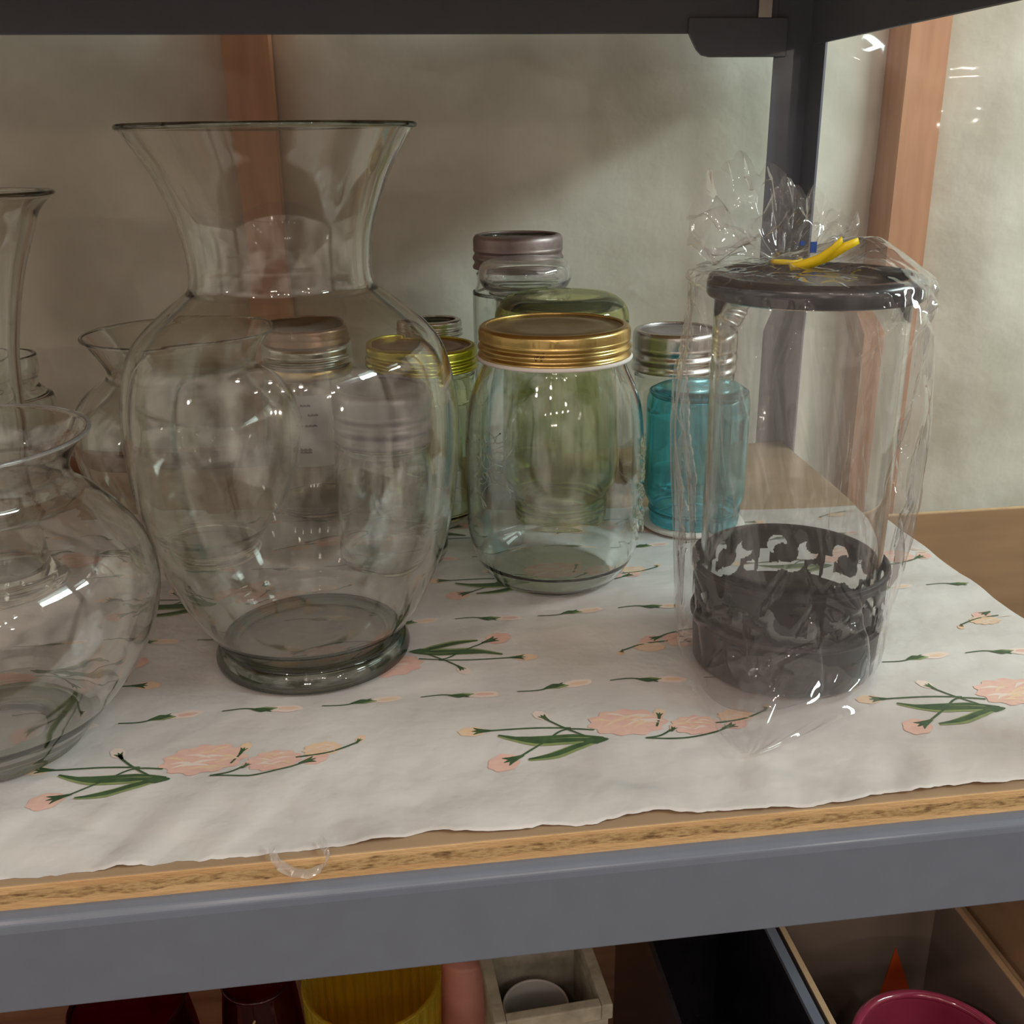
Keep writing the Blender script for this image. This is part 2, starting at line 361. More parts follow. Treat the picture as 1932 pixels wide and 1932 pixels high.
bd = mb.build('shelf_board'); tag(bd, 'tan particleboard shelf panel with rough front edge under the floral liner', 'shelf board')
b = bd.modifiers.new('soft', 'BEVEL'); b.width = .0007; b.segments = 2
mb = MB(); mb.box(XL, .373, .356, YB-.003, ZU+.0425, ZU+.055, 'board'); tag(mb.build('shelf_board'), 'particleboard panel of the shelf level above the glassware', 'shelf board')
LZ = -.45
mb = MB(); mb.box(XL, .62, .36, YB-.003, LZ-.015, LZ, 'woodlow'); tag(mb.build('shelf_board'), 'reddish brown wooden board of the lower shelf level', 'shelf board')
lbeam('front_beam', XL, XR-.002, .345, .347, LZ-.06, LZ-.016)
mb = MB(); mb.box(-.66, .02, YB+.006, YB+.02, -.08, .010, 'woodlow'); tag(mb.build('wooden_plank'), 'reddish brown plank on edge behind the back of the shelf', 'plank')

# ---------------------------------------------------------------- floral liner
def lz(x, y):
    a = noise.noise(Vector((x*9+y*4, y*26, 1)))*.0016 + noise.noise(Vector((x*22, y*55, 5)))*.00035
    ff = max(0, min(1, (.43-y)/.06))
    a += ff*(abs(noise.noise(Vector((x*30+y*22, y*20, 9))))*.0034-.0004)
    a += ff*max(0, noise.noise(Vector(((x-y*.6)*38, (y+x*.3)*9, 19))))*.0030
    return -.0007+min(a, .0011+.0028*ff)
def yfront(x):
    s = .3562+.0028*noise.noise(Vector((x*14, 0, 2)))+.0024*noise.noise(Vector((x*60, 0, 3)))+.0012*noise.noise(Vector((x*220, 0, 3)))
    s += .004*math.exp(-((x-.012)/.018)**2)+.0035*math.exp(-((x-.105)/.012)**2)-.002*math.exp(-((x-.16)/.03)**2)
    return s
mb = MB(); LX0, LX1 = -.60, .3715; nx, ny = 420, 190; vs = []; fs = []
for j in range(ny+1):
    for i in range(nx+1):
        x = LX0+(LX1-LX0)*i/nx; yf = yfront(x); yb = .760-.13*x+.010*noise.noise(Vector((x*8, 4, 4)))
        v = (j/ny)**1.15; y = yf+(yb-yf)*v
        z = lz(x, y)
        if j == 0: z -= .0006
        vs.append((x, y, max(z, -.00165)))
for j in range(ny):
    for i in range(nx): a = j*(nx+1)+i; fs.append((a, a+1, a+nx+2, a+nx+1))
mb.add(vs, fs, 'liner')
def onliner(x, y, lift=.00022): return (x, y, max(lz(x, y), -.00165)+lift)
def inside(x, y): return LX0 < x < LX1-.001 and yfront(x)+.003 < y < .752-.13*x
def ribbon(pts, ws, m, lift):
    """leaf or stem lying on the liner: centreline and half widths"""
    P = []; W = []
    for i in range(len(pts)-1):
        for k in range(6):
            t = k/6
            a = pts[max(i-1, 0)]; b_ = pts[i]; c = pts[i+1]; d = pts[min(i+2, len(pts)-1)]
            P.append(tuple(.5*(2*b_[q]+(c[q]-a[q])*t+(2*a[q]-5*b_[q]+4*c[q]-d[q])*t*t+(3*b_[q]-a[q]-3*c[q]+d[q])*t**3) for q in (0, 1))); W.append(ws[i]*(1-t)+ws[i+1]*t)
    P.append(pts[-1]); W.append(ws[-1])
    if not all(inside(*p) for p in P): return
    vs = []; fs = []
    for i, p in enumerate(P):
        q = P[min(i+1, len(P)-1)]; o = P[max(i-1, 0)]; dx, dy = q[0]-o[0], q[1]-o[1]; L = math.hypot(dx, dy) or 1
        nx_, ny_ = -dy/L*W[i], dx/L*W[i]
        vs += [onliner(p[0]+nx_, p[1]+ny_, lift), onliner(p[0]-nx_, p[1]-ny_, lift)]
    for i in range(len(P)-1): fs.append((2*i, 2*i+1, 2*i+3, 2*i+2))
    mb.add(vs, fs, m)
def blob(cx, cy_, rx, ry, m, lift, ruff=.12, lobes=9, ang=0, seed=0):
    if not all(inside(cx+a*rx, cy_+b_*ry) for a in (-1, 1) for b_ in (-1, 1)): return
    n = 44; ca, sa = math.cos(ang), math.sin(ang); vs = [onliner(cx, cy_, lift)]
    for q in (.5, 1):
        for k in range(n):
            t = 2*PI*k/n; r = q*(1+(ruff*math.sin(lobes*t+seed)+ruff*.6*noise.noise(Vector((math.cos(t)*2, math.sin(t)*2, seed)))) if q == 1 else 1)
            if q == .5: r = .5
            a, b_ = rx*r*math.cos(t), ry*r*math.sin(t); vs.append(onliner(cx+a*ca-b_*sa, cy_+a*sa+b_*ca, lift))
    fs = [(0, 1+k, 1+(k+1) % n) for k in range(n)]+[(1+k, 1+n+k, 1+n+(k+1) % n, 1+(k+1) % n) for k in range(n)]
    mb.add(vs, fs, m)
def bouquet(kx, ky, s, seed):
    """one printed spray of carnations; s = 1 or -1 turns it half round"""
    T = lambda x, y: (kx+s*x, ky+s*y)
    R_ = random.Random(seed)
    def stem(pts, w=.00058): ribbon([T(*p) for p in pts], [w]*len(pts), 'leaf', .00030)
    def leaf(pts, w):
        n = len(pts); ribbon([T(*p) for p in pts], [w*math.sin(PI*min(1, (i+.25)/(n-.5)))+.0001 for i in range(n)], 'leaf_light', .00028)
        ribbon([T(p[0], p[1]+.0005) for p in pts], [w*.55*math.sin(PI*min(1, (i+.25)/(n-.5)))+.0001 for i in range(n)], 'leaf', .00036)
    def carn(x, y, rx, ry, base='petal', k=0):
        cx, cy_ = T(x, y); blob(cx, cy_, rx, ry, base, .00026, .08, 11, 0, seed+k)
        for q in range(13):
            a = R_.uniform(0, 2*PI); rr = R_.uniform(.2, .72)
            px, py = cx+rx*rr*math.cos(a), cy_+ry*rr*math.sin(a)
            L = rx*R_.uniform(.25, .45); th = R_.uniform(-.5, .5)
            ribbon([(px-L*math.cos(th), py-L*math.sin(th)), (px, py+ry*.12), (px+L*math.cos(th), py+L*math.sin(th))], [.0001, rx*.055, .0001], 'petal_light' if q % 2 else 'petal_peach', .00034)
    def bud(x, y, ax, ay, L=.008, c='petal_light', wdt=.42):
        a = math.atan2(ay*s, ax*s); cx, cy_ = T(x, y)
        blob(cx+math.cos(a)*L*.5, cy_+math.sin(a)*L*.5, L*.6, L*wdt, c, .00026, .05, 7, a, seed)
        for o_ in (-.55, 0, .55):
            ribbon([(cx-math.cos(a)*L*.35, cy_-math.sin(a)*L*.35), (cx+math.cos(a+o_)*L*.1, cy_+math.sin(a+o_)*L*.1), (cx+math.cos(a+o_)*L*.5, cy_+math.sin(a+o_)*L*.5)], [.0006, L*.11, .0001], 'leaf', .00038)
    big = 'petal' if seed % 2 else 'petal'
    carn(.017, .014, .0195, .0125, big, 1); carn(.050, .007, .0125, .009, big, 2)
    carn(.072, .0135, .009, .006, 'petal_peach', 3)
    leaf([(0, 0), (-.015, .002), (-.032, .004), (-.048, .011)], .0032)
    leaf([(0, 0), (-.010, -.003), (-.022, -.0075), (-.036, -.009)], .0030)
    leaf([(.002, .001), (-.012, .005), (-.028, .006), (-.040, .008)], .0021)
    stem([(-.001, .009), (-.015, .0115), (-.026, .0035), (-.040, -.006)]); bud(-.042, -.007, -1, -.45, .013, 'petal', .5)
    stem([(-.006, .004), (-.016, .014), (-.022, .021)]); bud(-.023, .023, -.55, 1, .008, 'petal_light')
    stem([(-.012, .0125), (-.030, .015), (-.052, .016)]); bud(-.055, .0163, -1, .1, .011, 'petal_peach', .35)
    stem([(.030, .008), (.034, .017)], .0006); bud(.034, .018, .35, 1, .007, 'petal_peach')
    stem([(.022, -.002), (.030, -.0005), (.036, .004)], .0006); bud(.037, .004, .6, .8, .006, 'petal')
    stem([(.022, -.002), (.040, -.0045), (.056, -.001), (.064, .003)]); bud(.065, .0035, 1, .4, .010, 'petal')
    stem([(.060, .008), (.075, .010), (.088, .016)], .0006); bud(.089, .017, .6, 1, .005, 'petal_peach')
    ribbon([T(.004, -.0004), T(-.002, 0), T(-.008, .0006)], [.0004, .0030, .0012], 'leaf', .0004)
def chain(x0, y0, n, seed):
    x = x0
    for k in range(n):
        f = 1 if k % 2 else -1
        ribbon([(x, y0-f*.0015), (x+.011, y0-f*.0022), (x+.020, y0+.0005*f), (x+.025, y0+f*.003)], [.0004, .0005, .0006, .0004], 'leaf', .0003)
        ribbon([(x+.014, y0-f*.0012), (x+.020, y0+f*.0006), (x+.026, y0+f*.001)], [.0001, .0022, .0002], 'leaf', .00034)
        ribbon([(x+.016, y0-f*.0014), (x+.022, y0), (x+.028, y0)], [.0001, .0022, .0002], 'leaf_light', .00028)
        blob(x+.0325, y0+f*.0014, .0085, .0034, 'petal_light', .00026, .05, 5, f*.12, seed+k)
        blob(x+.0335, y0+f*.0012, .005, .0014, 'petal_peach' if k % 3 else 'petal', .00031, .05, 5, f*.12, seed+k)
        x += .0505
for r in range(3):
    yy = r*.187
    for c in range(-3, 3):
        bouquet(.0945+.2045*c-.006*r, .416+yy, 1, r*10+c+40); bouquet(.011+.2045*c-.004*r, .5225+yy, -1, 100+r*10+c)
    chain(-.595-.006*r, .4705+yy, 20, 5); chain(-.57-.006*r, .5595+yy, 19, 60)
liner = mb.build('shelf_liner', recalc=False)
tag(liner, 'white plastic shelf liner printed with peach carnations, torn along the front', 'shelf liner')
# loose frayed strip of liner plastic curling over the board edge
mb = MB(); vs = []; fs = []
pth = [(-.056, .3605, .0010), (-.0545, .3535, .0012), (-.052, .3508, -.0020), (-.047, .3502, -.0058), (-.041, .3500, -.0070), (-.035, .3502, -.0052), (-.0325, .3508, -.0015), (-.0335, .3545, .0014), (-.036, .3610, .0012)]
for i in range(49):
    u = i/48*(len(pth)-1); k = min(int(u), len(pth)-2); t = u-k; p = Vector(pth[k]).lerp(Vector(pth[k+1]), t*t*(3-2*t))
    for j in range(5):
        v = j/4-.5; vs.append((p.x+v*.0018+.0007*noise.noise(Vector((u, v*4, 1))), p.y-.0012+v*.0018+.0008*noise.noise(Vector((u*2, v*5, 5))), p.z+v*.0034+.0010*noise.noise(Vector((u*1.7, v*4, 9)))))
for i in range(48):
    for j in range(4): a_ = i*5+j; fs.append((a_, a_+1, a_+6, a_+5))
mb.add(vs, fs, 'scrap'); fr = mb.build('frayed_flap', liner, recalc=False); tag(fr, 'clear curled scrap of liner film')

# ================================================================ GLASS VESSELS
# the big urn vase
hero = thing('urn_vase', (-.0462, .5335, 0), 'large clear glass urn vase with flared rim, tallest piece in front', 'vase')
prof = [(.0515, 0), (.0538, .0015), (.0540, .005), (.0522, .0095), (.0500, .0120), (.0515, .0155), (.0555, .0215), (.0625, .032), (.0704, .0481), (.0779, .0686), (.0822, .087), (.0852, .110), (.0862, .130), (.0850, .150), (.0800, .171), (.0715, .1835), (.0600, .1935), (.0505, .2005), (.0462, .2045), (.0450, .2110), (.0452, .2200), (.0470, .2320), (.0510, .2450), (.0570, .2590), (.0635, .2700), (.0692, .2790)]
pp = shell(prof, .0022, .0135, .0)
mb = MB(); lathe(mb, pp, 'clearhero', 128); mb.build('vase_body', hero)
mb = MB(); lathe(mb, [(.0425, .0006), (.0500, .0006), (.0525, .0020), (.0528, .005), (.0505, .0088), (.0480, .0112), (.0425, .0110)], 'thick', 96, close=True); lathe(mb, [(.0455, .0012), (.0490, .0012), (.0505, .005), (.048, .0095), (.0455, .0095)], 'thick', 96, close=True); tag(mb.build('thick_foot', hero), 'thick grey-green glass foot')
mb = MB(); lathe(mb, [(.0692+.0014*math.cos(a), .2794+.0014*math.sin(a)) for a in [2*PI*k/10 for k in range(10)]], 'thick', 128, close=True); mb.build('rim', hero)

# foreground rounded vase at the left
fore = thing('rose_bowl_vase', (-.191, .458, 0), 'round rippled clear glass vase with flared lip, cut by the picture edge', 'vase')
prof = [(.034, 0), (.0375, .002), (.040, .006), (.046, .012), (.058, .026), (.071, .044), (.079, .062), (.0815, .078), (.079, .094), (.070, .109), (.060, .1205), (.0530, .126), (.0500, .131), (.0498, .137), (.0540, .1455), (.0605, .1525)]
mb = MB(); lathe(mb, shell(prof, .0019, .013, .0), 'clearfore', 128, rf=lambda t, z: 1+.003*math.sin(9*t+z*60)*max(0, min(1, (.1-z)*20))); fb = mb.build('vase_body', fore)
mb = MB(); lathe(mb, [(.020, .0006), (.033, .0006), (.0365, .003), (.0385, .0065), (.0385, .010), (.026, .0115)], 'thick', 80, close=True); tag(mb.build('thick_foot', fore), 'heavy clear glass foot')
mb = MB(); lathe(mb, [(.0602+.0009*math.cos(a), .1527+.0009*math.sin(a)) for a in [2*PI*k/8 for k in range(8)]], 'rimglass', 128, close=True); mb.build('rim', fore)

# second urn vase seen behind the big one
v5 = thing('urn_vase', (-.130, .693, 0), 'low clear glass vase with flared rim standing behind the large urn vase', 'vase')
prof = [(.036, 0), (.038, .003), (.0365, .007), (.042, .016), (.056, .034), (.068, .058), (.0745, .084), (.0735, .100), (.066, .1155), (.053, .126), (.0475, .131), (.0480, .137), (.0545, .148), (.0600, .1555)]
mb = MB(); lathe(mb, shell(prof, .002, .010, .0), 'clearhero', 96); mb.build('vase_body', v5)
mb = MB(); lathe(mb, [(.0600+.0011*math.cos(a), .156+.0011*math.sin(a)) for a in [2*PI*k/8 for k in range(8)]], 'clearhero', 96, close=True); mb.build('rim', v5)

# tall trumpet vase at the left edge
L1 = thing('trumpet_vase', (-.252, .655, 0), 'tall clear trumpet vase with wide flat rim at the left edge', 'vase')
prof = [(.040, 0), (.042, .004), (.034, .009), (.030, .03), (.030, .09), (.0315, .14), (.036, .17), (.0435, .20), (.053, .225), (.0575, .236), (.066, .2455)]
mb = MB(); lathe(mb, shell(prof, .0024, .012, .0), 'clearhero', 96); mb.build('vase_body', L1)
mb = MB(); lathe(mb, [(.0655+.0022*math.cos(a), .2462+.0016*math.sin(a)) for a in [2*PI*k/8 for k in range(8)]], 'jarback', 96, close=True); mb.build('rim', L1)

def mason(prof, mat, loc, label, cat='jar', group='glass jars on the floral liner', th=.0022, floor=.006, rf=None, n=96, name='mason_jar', flip=False, rz=0):
    t = thing(name, loc, label, cat, group, rz)
    p = shell(prof, th, floor, .0)
    if flip:
        H = max(z for r, z in p); p = [(r, H-z) for r, z in p]
    mb = MB(); lathe(mb, p, mat, n, rf); mb.build('jar_body', t); return t
def neck_threads(r, z0, n=2):
    out = []
    for k in range(n): out += [(r, z0+.005*k), (r+.0012, z0+.0014+.005*k), (r+.0012, z0+.0026+.005*k), (r, z0+.004+.005*k)]
    return out
def band(t, r, z0, h, mat, lidmat, knurl=120, seal=None, open_top=False, name='screw_band'):
    mb = MB(); k = h
    pr = [(r+.0004, z0), (r+.0006, z0+.06*k), (r-.0006, z0+.14*k), (r-.0008, z0+.20*k), (r+.0005, z0+.27*k), (r+.0005, z0+.34*k), (r-.0008, z0+.42*k), (r-.0008, z0+.47*k), (r, z0+.53*k), (r, z0+.58*k), (r-.0002, z0+.62*k), (r-.0002, z0+.80*k), (r-.0004, z0+.90*k), (r-.0018, z0+.98*k), (r-.0035, z0+k)]
    inn = [(r-.0045, z0+k), (r-.0050, z0+k-.0010)]
    if open_top: inn = [(r-.0050, z0+k), (r-.0056, z0+k-.0012), (r-.0016, z0+.85*k), (r-.0016, z0)]
    else: inn += [(r-.0030, z0+.86*k), (r-.0016, z0+.8*k), (r-.0016, z0)]
    lathe(mb, spline(pr, 3)+inn, mat, knurl*2, rf=lambda a, z: 1+(.0045*(1 if math.sin(knurl*a) > 0 else 0) if z0+.63*k < z < z0+.84*k else 0), close=True)
    b_ = mb.build(name, t)
    if not open_top:
        mb = MB(); zt = z0+k-.0012
        lathe(mb, [(0, zt-.0006), (r*.50, zt-.0006), (r*.53, zt-.0002), (r*.72, zt-.0002), (r*.76, zt-.0010), (r*.84, zt-.0010), (r*.88, zt-.0002), (r-.0042, zt), (r-.0042, zt-.0012), (0, zt-.0014)], lidmat, 72); mb.build('lid_disc', t)
    if seal:
        mb = MB(); lathe(mb, [(r-.001, z0-.0022), (r+.0012, z0-.0020), (r+.0016, z0-.0008), (r+.0006, z0+.0004), (r-.001, z0+.0004)], seal, 96, close=True); tag(mb.build('seal_ring', t), 'thin white ring under the lid')
    return b_

# gold-lidded mason jar, front middle
JR = [(.034, 0), (.040, .0015), (.0445, .006), (.0495, .013), (.0535, .022), (.0560, .034), (.0568, .055), (.0568, .085), (.0560, .102), (.0540, .116), (.0500, .128), (.0462, .1365), (.0440, .1420), (.0432, .146), (.0430, .152), (.0430, .163)]
def sq(a, z):   # slightly squared shoulders with moulded flats
    q = max(0, min(1, (z-.02)*30, (.125-z)*25)); return 1-.010*q*(1-math.cos(4*a+.6))*.5
J = mason(JR, 'jarclear', (.107, .6185, 0), 'clear glass jar with ribbed gold lid and raised moulding, nearest of the jars', rf=sq, n=128)
band(J, .0466, .1475, .0185, 'gold', 'goldtop', 130, 'white')
# raised moulding: fruit cluster on the right flank and a flowing script on the left
mb = MB(); rr = random.Random(3)
def on_jar(a, z, off=0):
    r = .0568 if z < .1 else .0560; r *= sq(a, z); r += off; return Vector((r*math.cos(a), r*math.sin(a), z))
for k in range(120):
    a = math.radians(rr.uniform(-42, 2)); z = rr.uniform(.034, .098)
    if abs(a-math.radians(-18)) > .35*(1-(z-.036)/.10)+.08: continue
    c = on_jar(a, z, .0002); r = rr.uniform(.0012, .0030); n_ = 8
    nrm = Vector((math.cos(a), math.sin(a), 0)); tn = Vector((-math.sin(a), math.cos(a), 0)); up = Vector((0, 0, 1))
    vs = [c+nrm*r*.55]; fs = []
    for q in (.5, 1):
        for i in range(n_):
            t = 2*PI*i/n_; vs.append(c+(tn*math.cos(t)+up*math.sin(t))*r*q+nrm*r*(.42 if q == .5 else 0))
    fs = [(0, 1+i, 1+(i+1) % n_) for i in range(n_)]+[(1+i, 1+n_+i, 1+n_+(i+1) % n_, 1+(i+1) % n_) for i in range(n_)]
    mb.add(vs, fs, 'jarclear')
tag(mb.build('raised_fruit', J, recalc=False), 'raised glass fruit cluster'); mb = MB()
lines = []
for row, (zc, amp, L) in enumerate(((.098, .0045, 26), (.086, .006, 30), (.074, .004, 22))):
    pts = []
    for i in range(70):
        u = i/69; a = math.radians(-158+L*u+(3.2*math.sin(u*34)))
        pts.append(on_jar(a, zc+amp*math.sin(u*26+row)*(.5+.5*math.sin(u*9+row*2)**2)+.010*u, .0001))
    mb.tube(pts, .00035, 'jarclear', 5)
pts = [on_jar(math.radians(-160+30*u+6*math.sin(u*9)), .060+.016*u+.006*math.cos(u*9), .0001) for u in [i/40 for i in range(41)]]; mb.tube(pts, .0004, 'jarclear', 5)
tag(mb.build('raised_script', J, recalc=False), 'raised flowing glass script')
mb = MB()
for (a0, z0) in ((-112.5, .1536), (-108.6, .1536)):
    for q in range(2):
        pts = [Vector(((.0471)*math.cos(math.radians(a0+1.3*math.cos(t)+q*.5)), .0471*math.sin(math.radians(a0+1.3*math.cos(t)+q*.5)), z0+.0015*math.sin(t+q)*(1 if q else .7))) for t in [i*.5 for i in range(11)]]
        mb.tube(pts, .00018, 'ink', 4)
tag(mb.build('ink_mark', J, recalc=False), 'small black mark on the gold lid')

# upside-down yellow-green jar behind it
GP = [(.035, 0), (.040, .002), (.0455, .007), (.0480, .013), (.0482, .022), (.0465, .034), (.0462, .06), (.0462, .10), (.0468, .122), (.0455, .134), (.0400, .143), (.0365, .148)]+neck_threads(.0365, .150)+[(.0372, .162), (.0365, .166)]
G = mason(GP, 'green', (.1313, .7285, .0004), 'yellow-green glass jar standing upside down behind the gold-lidded jar', flip=True, th=.0026, floor=.008)
mb = MB(); lathe(mb, [(.031+.0030*math.cos(a), .1655+.0012*math.sin(a)) for a in [2*PI*k/10 for k in range(10)]], 'greendark', 72, close=True); tag(mb.build('base_ring', G), 'dark green ring of the upturned base')
# upside-down aqua blue jar and the white ring under it
BP = [(.026, 0), (.0300, .002), (.0335, .007), (.0345, .014), (.0345, .030), (.0345, .070), (.0340, .080), (.0315, .086), (.0300, .089)]+neck_threads(.0298, .090, 1)+[(.0305, .097), (.0300, .1005)]
B = mason(BP, 'blue', (.2233, .697, .0028), 'aqua blue glass jar standing upside down beside the bagged lantern', flip=True, th=.0026, floor=.007)
mb = MB(); lathe(mb, [(.031+.0022*math.cos(a), .0978+.0010*math.sin(a)) for a in [2*PI*k/10 for k in range(10)]], 'blue', 72, close=True); mb.build('base_ring', B)
mb = MB(); lathe(mb, [(0, -.0026), (.0352, -.0026), (.0362, -.0014), (.0352, -.0002), (0, -.0002)], 'white', 72); tag(mb.build('lid', B), 'flat white lid under the jar mouth')

def std_jar(R, H, rn, neck_z):
    return [(R*.72, 0), (R*.86, .002), (R*.97, .008), (R, .016), (R, neck_z-.028), (R*.975, neck_z-.018), (R*.90, neck_z-.008), (rn+.001, neck_z-.002), (rn, neck_z)]+[(rn, neck_z+.004), (rn, H)]
def jar(loc, R, r_band, z_lid_top, band_h, bm, lm, label, mat='jarback', seal=None, open_top=False):
    t = mason(std_jar(R, z_lid_top-.0035, r_band-.003, z_lid_top-band_h-.003), mat, loc, label)
    band(t, r_band, z_lid_top-band_h, band_h, bm, lm, 60, seal, open_top); return t
T = jar((-.053, .778, 0), .0365, .0350, .1290, .0150, 'silver', 'silver', 'clear jar with stacked silver bands and a paper label, seen through the urn vase')
mb = MB(); lathe(mb, [(.0338, .1288), (.0345, .1300), (.0325, .1320), (.0335, .1345), (.0322, .1370), (.0326, .1400), (.0318, .1430), (.0296, .1440), (.0286, .1436), (.0305, .142), (.0305, .1288)], 'copper', 96, close=True); mb.build('screw_band', T)
mb = MB(); lathe(mb, [(.0338, .1055), (.0345, .1060), (.0345, .1120), (.0338, .1125)], 'gold', 72, close=True); tag(mb.build('gold_band', T), 'gold ring below the silver bands')
mb = MB(); vs = []; fs = []
for i in range(13):
    a = math.radians(-108+44*i/12)
    for z in (.045, .098): vs.append((.0369*math.cos(a), .0369*math.sin(a), z))
for i in range(12): fs.append((2*i, 2*i+2, 2*i+3, 2*i+1))
mb.add(vs, fs, 'paper')
for z, w0, w1 in ((.091, -100, -88), (.084, -92, -80), (.076, -96, -82), (.058, -104, -90), (.056, -104, -90)):
    vs = []; fs = []
    for i in range(9):
        a = math.radians(w0+(w1-w0)*i/8)
        for dz in (-.0007, .0007+.0006*math.sin(i*2.2)): vs.append((.0372*math.cos(a), .0372*math.sin(a), z+dz))
    for i in range(0, 8): fs.append((2*i, 2*i+2, 2*i+3, 2*i+1))
    mb.add(vs, fs, 'ink')
tag(mb.build('paper_label', T, recalc=False), 'pinkish white label with small dark print')
jar((.032, .752, 0), .0410, .0397, .1310, .0165, 'ygold', 'copper', 'greenish jar with yellow-gold lid just right of the urn vase', 'palegreen').name = 'mason_jar'
Nj = jar((.003, .655, 0), .0365, .0350, .1230, .034, 'zinc', 'zinc', 'short clear jar with tall ribbed grey lid, seen through the urn vase', 'jarclear')
jar((.0461, .845, 0), .0240, .0225, .1345, .013, 'silver', 'zincdark', 'small narrow jar with silver band behind the yellow-gold lid', 'jarback', open_top=True)
jar((.236, .792, 0), .0360, .0350, .1290, .032, 'silver', 'zinc', 'clear jar with silver screw lid behind the aqua blue jar', 'jarback')
P = jar((.1190, .8665, 0), .0385, .0372, .1985, .027, 'zincdark', 'zincdark', 'tall clear jar with dull purplish band at the very back', 'jarback', open_top=True)
mb = MB(); lathe(mb, [(0, .1945), (.031, .1945), (.0315, .1930), (0, .1930)], 'zincdark', 64); mb.build('lid_disc', P)

# clear canister with rounded glass lid
Q = thing('glass_canister', (.1150, .7985, 0), 'clear canister with thick rounded glass lid between the upturned green jar and back jar', 'jar', 'glass jars on the floral liner')
mb = MB(); lathe(mb, shell([(.018, 0), (.021, .003), (.0225, .012), (.023, .03), (.023, .145), (.024, .155), (.0285, .160)], .002, .007, 0), 'jarback', 80); mb.build('jar_body', Q)
mb = MB(); lathe(mb, spline([(0, .1862), (0, .1862), (.012, .1862), (.0240, .1860), (.0315, .1840), (.0352, .1790), (.0360, .1720), (.0330, .1650), (.0290, .1618), (.0265, .1615), (.0260, .1630), (.0270, .1655), (.0310, .1685), (.0332, .1725), (.0325, .1775), (.0295, .1812), (.0230, .1832), (.012, .1835), (0, .1835), (0, .1835)], 5), 'knob', 80); tag(mb.build('glass_lid', Q), 'rounded hollow glass lid')

# small thick-rimmed jar at the far left
L2 = mason([(.028, 0), (.034, .003), (.038, .012), (.038, .085), (.034, .096), (.0285, .102), (.0278, .108), (.0295, .112), (.0300, .118), (.0296, .1245)], 'jarback', (-.285, .800, 0), 'small clear jar with thick rounded lip at the left, behind the trumpet vase', th=.003)

# ================================================================ BAGGED LANTERN
LX, LY = .2125, .486
lan = thing('glass_lantern', (LX, LY, .0006), 'clear glass cylinder lantern with black lid and dark cut-out base, inside the plastic bag', 'lantern')
mb = MB(); cyl = [(.0440, .004), (.0465, .006), (.0470, .012), (.0472, .10), (.0472, .1965)]
lathe(mb, shell(cyl, .002, .010, .004), 'clear', 96); mb.build('glass_cylinder', lan)
mb = MB(); zt = .2082
lathe(mb, [(0, zt-.004), (.030, zt-.004), (.0440, zt-.0030), (.0450, zt), (.0490, zt), (.0512, zt-.0012), (.0522, zt-.004), (.0522, zt-.0095), (.0516, zt-.0105), (.0490, zt-.0105), (.0485, zt-.0100), (0, zt-.0098)], 'black', 96)
lid = mb.build('lid', lan); lid.location = (.001, 0, 0)
mb = MB(); lathe(mb, [(0, 0), (.0065, 0), (.0078, -.0006), (.0078, -.0018), (0, -.0018)], 'ink', 40); kn = mb.build('lid_hole_disc', lid); kn.location = (.0385, .002, zt+.0009)  # dark disc stands in for the shade inside an open hole
# filigree ring: wall with swirl-shaped openings
def open_at(u, v):
    """u around in cells, v 0..1 over the band height"""
    if v < .47 or v > .94: return False
    q = (v-.47)/.47; c = u % 1.0
    def disc(cx, cy_, r, sx=1): return ((c-cx)/sx)**2+((q-cy_)*.75)**2 < r*r
    a = disc(.20, .62, .16) and not disc(.12, .74, .12)
    b_ = disc(.44, .34, .20) and not disc(.52, .52, .17)
    d_ = disc(.68, .70, .17, .9) and not disc(.60, .56, .12)
    e_ = abs(c-.86) < .05+.06*(1-q) and .05 < q < .62
    f_ = disc(.05, .22, .10, 1.5); g_ = disc(.70, .18, .09, 1.4)
    return a or b_ or d_ or e_ or f_ or g_
mb = MB(); nu, nv, H = 528, 70, .0580; cells = 8
for rad, sgn in ((.0505, 1), (.0492, -1)):
    vs = []; fs = []
    for j in range(nv+1):
        for i in range(nu):
            a = 2*PI*i/nu; z = H*j/nv; r = rad*(.965+.035*min(1, j/nv*1.6))+(.0012 if abs(j/nv-.46) < .025 or j/nv > .955 else 0)*(1 if sgn > 0 else 0)
            vs.append((r*math.cos(a), r*math.sin(a), z))
    for j in range(nv):
        for i in range(nu):
            if open_at((i+.5)/nu*cells, (j+.5)/nv): continue
            a = j*nu+i; b_ = j*nu+(i+1) % nu; fs.append((a, b_, b_+nu, a+nu))
    mb.add(vs, fs, 'blackm')
lathe(mb, [(.0517, H-.0002), (.0505, H+.0010), (.0492, H), ], 'blackm', 96)
mb.build('filigree_base', lan, recalc=False)
mb = MB(); lathe(mb, [(0, .001), (.0480, .001), (.0480, .0225), (.0465, .024), (0, .024)], 'blackm', 80); mb.build('dark_inner_cup', lan)  # dark cup added so the front openings look dark inside

